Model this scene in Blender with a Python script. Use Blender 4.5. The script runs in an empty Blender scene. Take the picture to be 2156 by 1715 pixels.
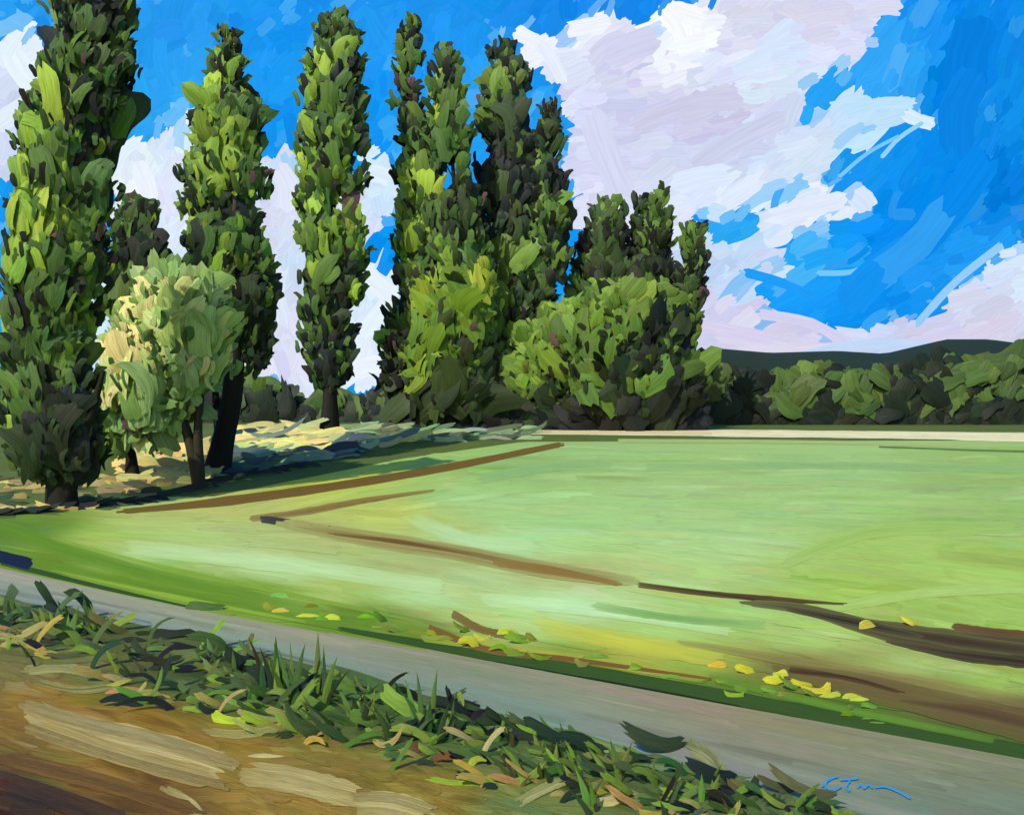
import bpy, math, random
import numpy as np
rng = np.random.default_rng(11); random.seed(7)
SC = bpy.context.scene
CAMZ = 3.0; F = 1797.0; CX = 1078.0; CY = 857.5
KG = 0.90; KT = 1.32
def lin(c):
    c = np.asarray(c, float)/255.0
    return np.where(c <= 0.04045, c/12.92, ((np.maximum(c,0)+0.055)/1.055)**2.4)

# ---------------------------------------------------------------- terrain
TY = np.array([-40, 24, 34, 48, 56, 80, 900.]); TZ = np.array([0, 0, .3, 1.2, 1.53, 1.6, 1.6])
_yy = np.arange(-40, 900, .25); _zz = np.interp(_yy, TY, TZ)
k = np.ones(21)/21; _zs = np.convolve(np.pad(_zz, 10, mode='edge'), k, 'valid')
def gz(y): return np.interp(y, _yy, _zs)
_dd = np.concatenate([np.arange(3, 60, .05), np.arange(60, 500, 1)])
_dep = (CAMZ-gz(_dd))/_dd
def G(x, y, off=0.0):
    """ground point seen along a sight line -> world position standing on the terrain"""
    dep = np.maximum((np.asarray(y, float)-CY)/F, 0.0035)
    d = np.interp(-dep, -_dep, _dd)
    X = (np.asarray(x, float)-CX)/F*d
    return np.stack([X, d, gz(d)+off], -1)

# ---------------------------------------------------------------- mesh accumulator
class MB:
    def __init__(s): s.v=[]; s.f=[]; s.c=[]; s.u=[]; s.n=0
    def grids(s, P, col, suv):
        N, A, C, _ = P.shape
        base = s.n + np.arange(N)[:,None,None]*A*C
        i = np.arange(A-1)[None,:,None]; j = np.arange(C-1)[None,None,:]
        a = base+i*C+j
        q = np.stack([a, a+1, a+C+1, a+C], -1).reshape(-1,4)
        s.v.append(P.reshape(-1,3)); s.f.append(q)
        s.c.append(np.broadcast_to(col, P.shape).reshape(-1,3)); s.u.append(suv.reshape(-1,3))
        s.n += N*A*C
    def make(s, name, mat, parent=None, origin=(0,0,0), smooth=True):
        V = np.concatenate(s.v)-np.array(origin); Q = np.concatenate(s.f)
        C = np.clip(np.concatenate(s.c), 0, 1.5); U = np.concatenate(s.u)
        me = bpy.data.meshes.new(name)
        me.vertices.add(len(V)); me.vertices.foreach_set('co', V.astype(np.float32).ravel())
        me.loops.add(Q.size); me.loops.foreach_set('vertex_index', Q.astype(np.int32).ravel())
        me.polygons.add(len(Q)); me.polygons.foreach_set('loop_start', np.arange(0, Q.size, 4, dtype=np.int32))
        me.polygons.foreach_set('loop_total', np.full(len(Q), 4, np.int32))
        if smooth: me.polygons.foreach_set('use_smooth', np.ones(len(Q), bool))
        me.update(calc_edges=True)
        a = me.attributes.new('paint', 'FLOAT_COLOR', 'POINT')
        a.data.foreach_set('color', np.concatenate([C, np.ones((len(C),1))],1).astype(np.float32).ravel())
        a = me.attributes.new('suv', 'FLOAT_VECTOR', 'POINT'); a.data.foreach_set('vector', U.astype(np.float32).ravel())
        me.materials.append(mat)
        o = bpy.data.objects.new(name, me); SC.collection.objects.link(o)
        if parent: o.parent = parent
        else: o.location = origin
        return o
def empty(name, loc):
    e = bpy.data.objects.new(name, None); e.location = loc; e.empty_display_size = .5
    SC.collection.objects.link(e); return e

# ---------------------------------------------------------------- materials
def strokemat(name, emit=False, bump=.6, rough=.5, var=.25, spec=.35, dist=.04):
    m = bpy.data.materials.new(name); m.use_nodes = True; nt = m.node_tree; N = nt.nodes; L = nt.links
    N.clear(); out = N.new('ShaderNodeOutputMaterial')
    at = N.new('ShaderNodeAttribute'); at.attribute_name = 'paint'
    uv = N.new('ShaderNodeAttribute'); uv.attribute_name = 'suv'
    mp = N.new('ShaderNodeMapping'); mp.inputs['Scale'].default_value = (9, .45, 1); L.new(uv.outputs['Vector'], mp.inputs['Vector'])
    no = N.new('ShaderNodeTexNoise'); no.inputs['Scale'].default_value = 1.0; no.inputs['Detail'].default_value = 4; L.new(mp.outputs[0], no.inputs['Vector'])
    no.inputs['Roughness'].default_value = .6
    mp2 = N.new('ShaderNodeMapping'); mp2.inputs['Scale'].default_value = (2.2, .3, 1); L.new(uv.outputs['Vector'], mp2.inputs['Vector'])
    n2 = N.new('ShaderNodeTexNoise'); n2.inputs['Scale'].default_value = 1.0; n2.inputs['Detail'].default_value = 2; L.new(mp2.outputs[0], n2.inputs['Vector'])
    ad = N.new('ShaderNodeMath'); ad.operation = 'ADD'; L.new(no.outputs['Fac'], ad.inputs[0]); L.new(n2.outputs['Fac'], ad.inputs[1])
    mr = N.new('ShaderNodeMapRange'); mr.inputs['From Min'].default_value = .6; mr.inputs['From Max'].default_value = 1.4
    mr.inputs['To Min'].default_value = 1-var; mr.inputs['To Max'].default_value = 1+var; L.new(ad.outputs[0], mr.inputs['Value'])
    mx = N.new('ShaderNodeVectorMath'); mx.operation = 'SCALE'; L.new(at.outputs['Color'], mx.inputs[0]); L.new(mr.outputs[0], mx.inputs['Scale'])
    if emit:
        e = N.new('ShaderNodeEmission'); L.new(mx.outputs[0], e.inputs['Color']); L.new(e.outputs[0], out.inputs[0])
    else:
        b = N.new('ShaderNodeBsdfPrincipled'); L.new(mx.outputs[0], b.inputs['Base Color'])
        b.inputs['Roughness'].default_value = rough; b.inputs['Specular IOR Level'].default_value = spec
        bu = N.new('ShaderNodeBump'); bu.inputs['Strength'].default_value = bump; bu.inputs['Distance'].default_value = dist
        L.new(no.outputs['Fac'], bu.inputs['Height']); L.new(bu.outputs[0], b.inputs['Normal'])
        L.new(b.outputs[0], out.inputs[0])
    return m
M_leaf = strokemat('foliage_paint', bump=.8, rough=.5, var=.42, spec=.16, dist=.05)
M_ground = strokemat('ground_paint', bump=.25, rough=.85, var=.14, spec=.05, dist=.02)
M_bank = strokemat('bank_paint', bump=.7, rough=.6, var=.32, spec=.16, dist=.02)
M_bark = strokemat('bark_paint', bump=1.0, rough=.8, var=.4, spec=.1)
M_sky = strokemat('sky_paint', emit=True, var=.10)
M_cloud = strokemat('cloud_paint', emit=True, var=.09)

# ---------------------------------------------------------------- 3D dab (brush-shaped leaf clump)
def dabs(mb, c, t, n, L, W, col, bend=None, na=8, nc=6, thick=.07, blunt=.62, rag=.15, curl=.07):
    N = len(c)
    if N == 0: return
    t = t/np.linalg.norm(t, axis=1, keepdims=True)
    s = np.cross(t, n); s /= np.linalg.norm(s, axis=1, keepdims=True)+1e-9
    n = np.cross(s, t)
    v = np.linspace(-1, 1, na); v = np.sign(v)*np.abs(v)**.8; u = np.linspace(-1, 1, nc)
    if bend is None: bend = rng.normal(0, .28, N)
    taper = rng.uniform(-.25, .25, N)
    ends = 1+rng.uniform(-rag, rag, (N, 1, nc))-.16*(np.abs(u)**2.2)[None,None]
    va = v[None,:,None]*ends
    prof = blunt+(1-blunt)*np.sqrt(np.clip(1-np.abs(va/1.16)**4, 0, 1))
    prof = prof*(1+taper[:,None,None]*va)*(1+.09*np.sin(va*5+rng.uniform(0,6,(N,1,1))))
    al = va*(L[:,None,None]*.5)
    ac = u[None,None,:]*prof*(W[:,None,None]*.5) + bend[:,None,None]*(va**2)*L[:,None,None]*.5
    up = ((1-np.abs(u)**3)[None,None,:]*thick + rng.normal(0,.02,(N,1,nc)))*W[:,None,None] - curl*(va**2)*L[:,None,None]
    P = c[:,None,None]+al[...,None]*t[:,None,None]+ac[...,None]*s[:,None,None]+up[...,None]*n[:,None,None]
    suv = np.zeros_like(P); suv[...,0] = u[None,None,:]*1.3; suv[...,1] = v[None,:,None]*np.clip(L/W, 1, 8)[:,None,None]
    suv[...,:] += rng.uniform(0, 200, (N,1,1,3))
    mb.grids(P, col[:,None,None,:], suv)

def ribbon(mb, proj, pts, w, col, na=14, nc=7, rag=.10, blunt=.55, taper=None, wob=.05, colf=None, jit=None, blend=0.0):
    pts = np.array(pts, float)
    seg = np.r_[0, np.cumsum(np.linalg.norm(np.diff(pts, axis=0), axis=1))]; Lt = seg[-1]
    u = np.linspace(-1, 1, nc); v = np.linspace(0, 1, na)
    ends0 = rng.uniform(0, rag, nc)+.4*rag*u**2; ends1 = rng.uniform(0, rag, nc)+.4*rag*u**2
    rel = min(.6, 2.2*w/Lt)
    vv = v[:,None]*(1-(ends0+ends1)[None]*rel)+ends0[None]*rel
    def cur(s):
        if len(pts) > 2:
            m = np.gradient(pts, seg, axis=0); idx = np.clip(np.searchsorted(seg, s, side='right')-1, 0, len(pts)-2)
            h = (seg[idx+1]-seg[idx]); q = ((s-seg[idx])/h)[...,None]; h = h[...,None]
            return ((2*q**3-3*q**2+1)*pts[idx]+(q**3-2*q**2+q)*h*m[idx]+(-2*q**3+3*q**2)*pts[idx+1]+(q**3-q**2)*h*m[idx+1])
        return pts[0]+(s/Lt)[...,None]*(pts[1]-pts[0])
    s = vv*Lt; p = cur(s); p2 = cur(np.clip(s+Lt*.01, 0, Lt)); p1 = cur(np.clip(s-Lt*.01, 0, Lt))
    d = p2-p1; d /= np.linalg.norm(d, axis=-1, keepdims=True)+1e-9; nn = np.stack([-d[...,1], d[...,0]], -1)
    e = np.minimum(s, Lt-s)/(w*.5); prof = blunt+(1-blunt)*np.sqrt(np.clip(1-(1-np.clip(e,0,1))**2, 0, 1))
    prof = prof*np.interp(vv, v, 1+rng.normal(0, wob, na))
    if taper is not None: prof = prof*np.interp(vv, np.linspace(0,1,len(taper)), taper)
    p = p+nn*(u[None,:,None]*prof[:,:,None]*w*.5)
    P = proj(p[...,0], p[...,1])
    suv = np.zeros(P.shape); suv[...,0] = u[None]*1.6; suv[...,1] = v[:,None]*Lt/w*1.2; suv += rng.uniform(0, 300, 3)
    if colf is not None:
        base = colf(p[...,0], p[...,1]); mask = ((1-np.abs(u)**2)[None]*np.sin(np.pi*v)[:,None]**.8)[...,None]
        if jit is not None: cs = base+mask*np.asarray(jit)
        else: cs = base*(1-mask*(1-blend)-blend)+np.asarray(col, float)*(mask*(1-blend)+blend)
        cc = lin(np.clip(cs, 2, 255))
    else: cc = np.broadcast_to(lin(col), P.shape)
    mb.grids(P[None], cc[None], suv[None])

# ================================================================= SKY
R0 = 620.0
def skyproj(r):
    def f(x, y):
        d = np.stack([(x-CX)/F, np.ones_like(x), (CY-y)/F], -1); d /= np.linalg.norm(d, axis=-1, keepdims=True)
        return d*r+np.array([0, 0, CAMZ])
    return f
def inpoly(x, y, poly):
    c = False; n = len(poly); j = n-1
    for i in range(n):
        xi, yi = poly[i]; xj, yj = poly[j]
        if (yi > y) != (yj > y) and x < (xj-xi)*(y-yi)/(yj-yi)+xi: c = not c
        j = i
    return c
CLOUDS = [
 [(1060,85),(1130,60),(1175,95),(1210,45),(1290,30),(1370,65),(1385,20),(1460,10),(1520,-10),(1600,-250),(1980,-250),(1930,0),(1900,60),(1835,105),(1810,140),(1730,165),(1690,245),(1780,218),(1850,212),(1960,230),(1975,265),(1900,272),(1820,300),(1765,330),(1745,375),(1640,415),(1560,440),(1480,462),(1500,500),(1570,540),(1690,560),(1640,585),(1560,600),(1600,640),(1720,700),(1800,705),(1950,650),(2050,585),(2156,500),(2600,300),(2600,800),(1150,800),(1150,640),(1240,640),(1250,470),(1200,470),(1190,300),(1170,210),(1090,140)],
 [(1600,450),(1690,405),(1820,385),(1845,430),(1760,470),(1690,505),(1620,520),(1560,480)],
 [(-300,60),(0,62),(60,50),(100,90),(110,200),(125,380),(-300,400)],
 [(215,330),(250,255),(300,300),(390,255),(440,215),(450,330),(560,350),(600,310),(640,330),(650,420),(775,320),(835,310),(850,440),(765,450),(760,540),(850,570),(850,820),(150,820),(150,590),(260,560)],
 [(-300,430),(-20,420),(-20,820),(-300,820)],
]
HOLES = [[(1190,470),(1250,460),(1235,560),(1200,650),(1150,640)]]
def iscloud(x, y):
    return any(inpoly(x, y, p) for p in CLOUDS) and not any(inpoly(x, y, p) for p in HOLES)
CS = [(1100,110,232,242,255),(1250,70,235,240,255),(1430,60,245,250,255),(1420,110,240,245,255),(1300,110,210,210,240),(1560,30,218,220,240),(1700,20,217,216,238),(1800,50,216,220,244),(1650,90,212,228,252),(1500,140,222,228,252),(1200,200,220,226,250),(1350,220,206,208,238),(1500,230,204,203,232),(1650,240,210,218,246),(1620,170,220,234,252),(1250,330,214,218,246),(1400,330,208,214,241),(1550,330,206,214,241),(1700,320,210,226,248),(1850,240,190,225,252),(1930,255,205,232,255),(1450,420,218,230,253),(1560,390,222,235,255),(1650,380,212,226,250),(1300,450,220,223,248),(1550,480,190,225,252),(1700,450,228,236,255),(1800,420,225,235,255),(1500,560,192,216,246),(1600,570,198,220,248),(1500,660,210,208,238),(1600,660,214,208,238),(1700,720,212,210,236),(1850,720,200,216,245),(2000,660,210,212,240),(2100,600,214,229,252),(2140,540,215,235,255),(2100,690,210,208,232),(1900,735,206,204,230),(30,100,225,240,255),(80,190,215,235,252),(20,200,208,220,245),(30,300,208,216,242),(80,340,175,225,250),(300,350,225,238,252),(250,420,228,238,245),(400,260,215,235,255),(300,300,200,225,250),(370,400,220,226,248),(330,480,220,235,250),(600,340,200,222,248),(590,450,216,220,244),(600,560,208,224,248),(590,700,218,222,244),(800,350,212,235,253),(800,400,205,230,252),(790,600,217,237,255),(760,680,215,232,255),(770,780,228,240,255),(200,680,205,232,252),(700,450,212,220,244)]
BS = [(350,60,40,155,240),(200,20,30,145,236),(600,60,25,148,240),(350,180,45,165,245),(560,200,30,155,244),(800,80,35,152,242),(800,200,20,150,244),(1000,60,30,148,240),(1150,20,25,138,236),(1300,10,25,138,236),(800,480,10,145,240),(590,260,20,150,242),(1000,160,40,160,244),(1210,540,10,150,244),(1900,150,50,165,247),(2050,60,10,135,234),(2130,120,15,138,232),(2000,200,5,130,228),(2080,260,15,140,232),(1950,330,12,142,238),(2100,400,5,125,222),(2000,420,2,135,234),(1880,470,4,136,238),(1800,560,15,148,244),(1850,640,15,145,242),(1950,560,28,152,244),(2050,500,32,155,244),(1700,620,20,155,248),(1780,240,40,165,246),(1850,350,22,150,240),(1700,540,40,168,248),(1500,470,45,168,244),(0,450,25,152,242),(0,30,40,158,242)]
def nearest(T, x, y, ax=1.0, ay=1.0):
    A = np.array(T, float); d = ((A[:,0]-x)*ax)**2+((A[:,1]-y)*ay)**2
    i = np.argsort(d)[:2]; w = 1/(d[i]+60)**1.5; w /= w.sum()
    return (A[i,2:]*w[:,None]).sum(0)
def skydir(x, y, cl):
    if x > 1050:
        if cl: return math.radians(-22-14*math.sin(x*.006+y*.01))+rng.normal(0, .25)
        return math.radians(-58 if y < 450 else -28)+rng.normal(0, .22)
    return math.radians(-75)+rng.normal(0, .5) if cl else math.radians(-60)+rng.normal(0, .7)
mb_s, mb_c = MB(), MB(); lay = [0]
def sky_stroke(x, y, L, w, ang, col, cl, curve=None, rag=.28):
    dx, dy = math.cos(ang)*L/2, math.sin(ang)*L/2
    cv = rng.normal(0, .13) if curve is None else curve
    pts = [(x-dx, y-dy), (x-dy*cv, y+dx*cv), (x+dx, y+dy)]
    lay[0] += 1
    ribbon(mb_c if cl else mb_s, skyproj(R0-6-lay[0]*.03), pts, w, np.clip(col, 0, 255), na=9, nc=7, rag=rag, blunt=.5)
for (L, w, n) in ((330,120,520),(190,66,1300),(100,36,1900),(56,20,700)):
    for i in range(n):
        x = rng.uniform(-250, 2400); y = rng.uniform(-200, 830)
        cl = iscloud(x, y); a = skydir(x, y, cl); l = L*rng.uniform(.6, 1.2)
        if L > 60:
            k2 = .34
            if iscloud(x-math.cos(a)*l*k2, y-math.sin(a)*l*k2) != cl or iscloud(x+math.cos(a)*l*k2, y+math.sin(a)*l*k2) != cl:
                continue
        if not cl and x > 1050 and y > 700: continue
        T = CS if cl else BS
        c = nearest(T, x, y)+rng.normal(0, 3.0, 1)+rng.normal(0, 1.8, 3)
        if L <= 100:
            e = sum(iscloud(x+ax, y+ay) != cl for ax, ay in ((28,0),(-28,0),(0,28),(0,-28)))
            if e and rng.random() < .5:
                o = nearest(BS if cl else CS, x, y); f = rng.uniform(.15, .5); c = c*(1-f)+o*f
            elif rng.random() < .10: c = c*.85+np.array([255,255,255])*.15
        sky_stroke(x, y, l, w*rng.uniform(.6, 1.2), a, c, cl)
for (x,y,L,w,a,c,cl) in [(1420,50,90,55,1.0,(250,253,255),1),(1450,30,80,40,.3,(248,250,255),1),(1400,100,80,26,-1.1,(240,246,255),1),(1110,80,70,34,.5,(238,244,255),1),(1240,55,110,34,-.2,(240,244,255),1),(1160,130,120,26,1.0,(232,240,255),1),
  (1330,100,140,60,-.35,(210,212,240),1),(1450,240,260,40,-.25,(206,206,233),1),(1560,300,240,44,-.5,(206,211,237),1),(1280,330,240,60,1.2,(214,217,244),1),(1480,380,150,46,-.2,(222,234,255),1),(1560,400,120,40,-.6,(225,236,255),1),
  (1850,230,170,26,-.15,(190,228,255),1),(1935,250,80,28,.35,(215,238,255),1),(1900,295,120,9,-.7,(150,212,250),1),(1830,330,160,8,-.6,(120,200,250),1),(1700,440,190,40,-.25,(226,236,255),1),(1815,425,60,50,.8,(215,232,255),1),
  (1640,600,170,20,.35,(30,158,248),0),(1790,560,150,12,-.2,(120,200,250),1),(2050,120,200,90,-1.4,(8,128,224),0),(2040,240,200,80,-1.35,(12,132,228),0),(2000,420,300,80,-.9,(10,138,236),0),(1860,580,260,70,-.7,(22,148,243),0),(1920,500,240,60,-.8,(50,160,243),0),
  (1700,700,240,22,.35,(212,210,240),1),(1650,720,300,24,.1,(220,216,238),1),(2030,690,260,26,-.25,(216,210,234),1),(1800,745,340,22,-.12,(196,216,248),1),(1550,700,180,30,.2,(216,210,238),1),(2020,600,260,16,-.75,(150,205,250),1),
  (800,370,60,40,.3,(225,240,255),1),(790,660,150,34,-.9,(228,242,255),1),(770,770,90,40,-.2,(236,244,255),1),(800,600,120,44,.7,(230,242,255),1),(280,430,120,30,1.5,(240,248,250),1),(300,380,100,40,1.2,(236,244,255),1),(410,245,50,40,-.4,(225,240,255),1),(270,330,110,26,-.9,(225,242,255),1),(590,400,120,44,1.4,(226,232,252),1),(595,620,160,50,1.5,(222,230,250),1),(60,150,130,50,.9,(232,244,255),1),(30,240,120,44,-.6,(226,238,255),1)]:
    sky_stroke(x, y, L, w, a, c, cl)
az = np.radians(np.linspace(-115, 115, 93)); el = np.radians(np.linspace(-3, 72, 31))
A, E = np.meshgrid(az, el)
P = np.stack([np.sin(A)*np.cos(E)*R0, np.cos(A)*np.cos(E)*R0, np.sin(E)*R0], -1)[::-1]
mb_s.grids(P[None], (lin((25,148,240))*np.ones(P.shape))[None], np.stack([A*6, E*8, A*0], -1)[None])
mb_s.make('sky', M_sky); mb_c.make('cloud', M_cloud)

# ================================================================= GROUND
mb = MB()
ys = np.concatenate([np.arange(-30, 62, .25), np.array([70, 80, 110, 160, 250, 400, 700.])]); xs = np.linspace(-700, 700, 41)
X, Y = np.meshgrid(xs, ys); P = np.stack([X, Y, gz(Y)], -1)
mb.grids(P[None], (lin((92,106,50))*.8)*np.ones((1,)+P.shape), np.stack([X*.2, Y*.4, X*0], -1)[None])
mb.make('ground', M_ground)

GS = [(1300,960,150,178,104),(1700,960,152,180,104),(2100,990,144,172,92),(1100,985,142,172,98),(1000,1050,160,190,112),(1300,1080,162,193,112),(1700,1060,160,190,108),(2100,1080,152,178,94),(1150,1140,174,205,126),(1500,1150,172,200,118),(1900,1160,164,188,86),(2100,1200,162,185,82),(1400,1220,174,193,110),(1800,1240,160,184,78),(2100,1290,158,185,82),
 (800,955,156,182,88),(620,1010,184,186,62),(750,1000,172,188,84),(900,970,148,178,92),(500,1060,178,178,94),(300,1100,174,182,100),(400,1120,176,190,106),(800,1080,184,188,88),(650,1130,170,176,98),(200,1130,170,188,84),(500,1160,176,192,112),
 (100,1110,98,130,42),(30,1120,84,116,36),(300,1175,174,200,118),(600,1200,182,206,130),(900,1250,184,208,132),(1200,1270,186,214,142),(900,1180,172,178,104),(1200,1210,174,176,102),(1100,1300,184,207,120),(1400,1330,170,200,106),(1700,1340,170,190,98),(1900,1410,168,185,96),(2100,1440,156,180,80),(1500,1290,162,192,100),(1350,1370,177,172,62),(1000,1310,180,190,106),(700,1245,162,182,86),
 (100,1180,100,128,34),(300,1222,116,144,40),(500,1255,110,138,40),(750,1300,98,128,36),(900,1335,104,126,34),(1200,1400,110,126,36),(1500,1450,92,120,34),(1800,1485,82,108,34),(2100,1545,74,98,34),(1650,1410,120,112,52),(1850,1440,112,94,48),(2100,1500,100,80,46),(1500,1395,160,168,66)]
GA = np.array(GS, float)
def field_col(x, y):
    d2 = ((x[...,None]-GA[:,0])*.30)**2+((y[...,None]-GA[:,1]))**2
    w = 1/(d2+500)**1.9; w /= w.sum(-1, keepdims=True)
    return w@GA[:,2:]
BK = [(50,1400,126,108,48),(50,1320,92,102,44),(200,1400,96,98,38),(400,1420,78,92,38),(600,1480,68,92,38),(800,1520,74,94,38),(1000,1560,84,104,44),(1200,1620,98,116,50),(1400,1660,92,108,50),(1600,1710,96,110,56),(100,1480,150,112,32),(300,1540,158,120,36),(200,1620,148,108,34),(50,1680,86,58,24),(300,1700,112,78,28),(500,1590,154,120,38),(700,1610,136,116,40),(900,1680,152,126,42),(1100,1700,116,124,54),(150,1345,78,88,38),(600,1690,160,126,46)]
glay = [0]
def gp():
    glay[0] += 1; o = .008+glay[0]*.000012
    return lambda x, y: G(x, y, o)
def gstep(n): glay[0] += n
road_top = lambda x: np.interp(x, [-300,0,400,1060,1600,2156,2500], [1130,1197,1285,1400,1500,1602,1662])
road_bot = lambda x: np.interp(x, [-300,0,180,560,1000,1350,1700,2156,2500], [1205,1262,1292,1378,1495,1590,1690,1815,1905])
mbf = MB()
xx = np.linspace(-300, 2500, 140); top = np.interp(xx, [-300,0,300,600,850,1100,2500], [1100,1092,1075,1015,965,930,926])
q = np.linspace(0, 1, 60)[:,None]; YY = top[None]*(1-q)+road_top(xx)[None]*q; XX = np.broadcast_to(xx[None], YY.shape)
P = gp()(XX, YY); mbf.grids(P[None], lin(field_col(XX, YY))[None], np.stack([YY*.02, XX*.004, XX*0], -1)[None])
def fdir(x, y):
    a = np.interp(y, [930,1000,1100,1250,1500], [0,0,2,9,11])
    if x < 1000 and y < 1060: a = np.interp(x, [200,1000], [-14,-9])
    return math.radians(a)
for (L, w, n) in ((700,60,300),(460,34,420),(260,18,420)):
    for i in range(n):
        x = rng.uniform(-250, 2400); y = 925+(1640-925)*rng.random()**1.1
        if y > road_top(x)-w*.45: continue
        if y < np.interp(x, [0,300,600,850,1100,2156], [1095,1075,1010,965,935,935])+w*.4: continue
        yw = w*np.interp(y, [930,1050,1200,1500], [.35,.7,1,.8])
        a = fdir(x, y)+rng.normal(0, .02); l = L*rng.uniform(.5,1.1)
        if y > road_top(x)-90: a = math.radians(10.2); yw = min(yw, 26)
        dx, dy = math.cos(a)*l/2, math.sin(a)*l/2
        jit = rng.normal(0, 8)+rng.normal(0, 5, 3)
        ribbon(mbf, gp(), [(x-dx,y-dy),(x,y+rng.normal(0,3)),(x+dx,y+dy)], yw, None, na=14, nc=9, rag=.5, blunt=.4, colf=field_col, jit=jit)
def scale_mb(m, k): m.c = [c*k for c in m.c]
def gs(mbx, pts, w, c, **kw): ribbon(mbx, gp(), pts, w, c, na=kw.pop('na', 26), **kw)
SOFT = dict(colf=field_col, blend=.35, nc=9, rag=.4)
gs(mbf, [(-250,1075),(0,1112),(160,1165),(420,1235),(700,1290)], 34, (98,134,36), taper=[1,1,1,.5], **SOFT)
gs(mbf, [(100,1130),(300,1185),(600,1250),(900,1315)], 14, (124,156,48), taper=[.3,1,.8,.3], **SOFT)
gs(mbf, [(0,1165),(250,1225),(520,1280),(800,1335)], 26, (98,132,34), taper=[.6,1,1,.5], **SOFT)
gs(mbf, [(100,1200),(400,1265),(650,1312)], 12, (138,168,50), taper=[.3,1,.4], **SOFT)
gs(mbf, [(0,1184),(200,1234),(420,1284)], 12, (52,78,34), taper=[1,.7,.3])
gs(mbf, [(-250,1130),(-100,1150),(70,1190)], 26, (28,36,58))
gs(mbf, [(700,1322),(1060,1387),(1500,1464),(2000,1558),(2500,1647)], 28, (56,80,32), taper=[.3,1,1.1,1.2,1.3], rag=.3)
gs(mbf, [(1040,1400),(1300,1444),(1560,1490)], 13, (32,40,24), taper=[1,.8,.3])
gs(mbf, [(1500,1430),(1800,1500),(2100,1562)], 16, (96,136,40), **SOFT)
gs(mbf, [(880,1340),(1150,1378),(1500,1432)], 22, (164,164,58), **SOFT); gs(mbf, [(900,1322),(1010,1365),(1200,1390),(1500,1432)], 16, (118,84,38), taper=[1,.8,.6,.3], colf=field_col, blend=.85)
gs(mbf, [(950,1292),(1010,1325),(1080,1342)], 17, (118,94,44), colf=field_col, blend=.8); gs(mbf, [(1110,1315),(1300,1350),(1540,1392)], 40, (192,188,66), **SOFT)
gs(mbf, [(420,1062),(650,1028),(900,965)], 14, (196,194,66), taper=[.3,1,.3], **SOFT)
gs(mbf, [(1000,1262),(1300,1290),(1560,1330)], 30, (190,220,152), **SOFT); gs(mbf, [(250,1150),(600,1190),(950,1240)], 34, (188,212,142), **SOFT)
gs(mbf, [(850,1085),(960,1130),(1150,1160)], 34, (182,210,140), **SOFT)
gs(mbf, [(1640,1190),(1800,1130),(2156,1110)], 26, (154,182,84), **SOFT); gs(mbf, [(1700,1290),(1950,1250),(2300,1240)], 22, (170,194,98), **SOFT)
gs(mbf, [(1240,1275),(1400,1300),(1620,1320)], 18, (124,162,84), **SOFT); gs(mbf, [(1350,985),(1700,980),(2200,990)], 16, (134,166,98), **SOFT); gs(mbf, [(1000,1010),(1150,985),(1300,975)], 20, (132,168,100), **SOFT)
scale_mb(mbf, KG); mbf.make('field', M_ground)

gstep(200); mbt = MB()
for pts, w, c, tp, bl in [
  ([(250,1078),(420,1062),(650,1032),(900,992),(1190,934)], 18, (108,82,34), [.5,1.1,1,.9,.6], .9),
  ([(520,1094),(640,1078),(760,1055),(920,1032)], 16, (136,106,54), [.8,1,.7,.3], .6),
  ([(545,1092),(650,1108),(800,1132)], 16, (52,50,50), [1,1,.4], .85),
  ([(590,1100),(760,1132),(950,1162),(1150,1200),(1350,1228)], 36, (146,120,62), [.6,1,.9,1,.6], .25),
  ([(700,1125),(860,1145),(1000,1170)], 9, (108,72,32), [.6,1,.4], .7),
  ([(1040,1184),(1160,1202),(1310,1232)], 18, (138,104,48), [1,1,.5], .85),
  ([(1340,1232),(1480,1250),(1620,1262),(1780,1274)], 12, (82,56,28), [1,1,1,.3], .7),
  ([(1550,1268),(1700,1285),(1820,1320),(2000,1352),(2200,1372),(2450,1400)], 52, (72,54,34), [.2,.5,.9,1.2,1.2,1.2], .6),
  ([(1650,1282),(1800,1312),(1950,1345)], 18, (52,38,28), [.5,1,.5], .7),
  ([(1860,1350),(2000,1378),(2200,1400),(2450,1430)], 26, (56,40,28), [.3,1,1.1,1], .7),
  ([(2000,1320),(2090,1332),(2200,1340)], 16, (96,62,36), [1,1,1], .8),
  ([(1420,1352),(1560,1375),(1720,1405),(1950,1445),(2200,1492)], 30, (146,128,68), [.3,.7,1,1.2,1], .3),
  ([(1620,1408),(1800,1445),(2000,1492),(2200,1540),(2450,1590)], 60, (108,88,48), [.4,.9,1.1,1.2,1.2], .6),
  ([(1660,1412),(1780,1430),(1900,1462)], 15, (84,58,32), [1,.7,.4], .8),
  ([(1900,1478),(2050,1500),(2250,1548)], 24, (98,72,44), [.4,1,1], .6)]:
    gs(mbt, pts, w, c, taper=tp, colf=field_col, blend=bl, nc=9, rag=.3)
    gs(mbt, [(a+rng.normal(0,6), b+rng.normal(0,2)) for a, b in pts], w*.5, np.array(c)*rng.uniform(.8,1.1), taper=tp, colf=field_col, blend=bl)
scale_mb(mbt, KG*.95); mbt.make('dirt_track', M_ground)

mbc = MB()
for pts, w, c in [([(1120,908),(1500,912),(1900,915),(2500,922)], 13, (212,200,150)),([(1480,912),(1800,915),(2300,926)], 15, (222,210,160)),([(1100,910),(1300,908),(1500,912)], 10, (206,192,145)),
   ([(1850,941),(2050,948),(2300,954)], 4, (90,120,58)),([(1300,928),(1700,931),(2100,940)], 8, (156,174,100))]:
    gs(mbc, pts, w, c)
scale_mb(mbc, KG); mbc.make('stubble_strip', M_ground)

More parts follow.
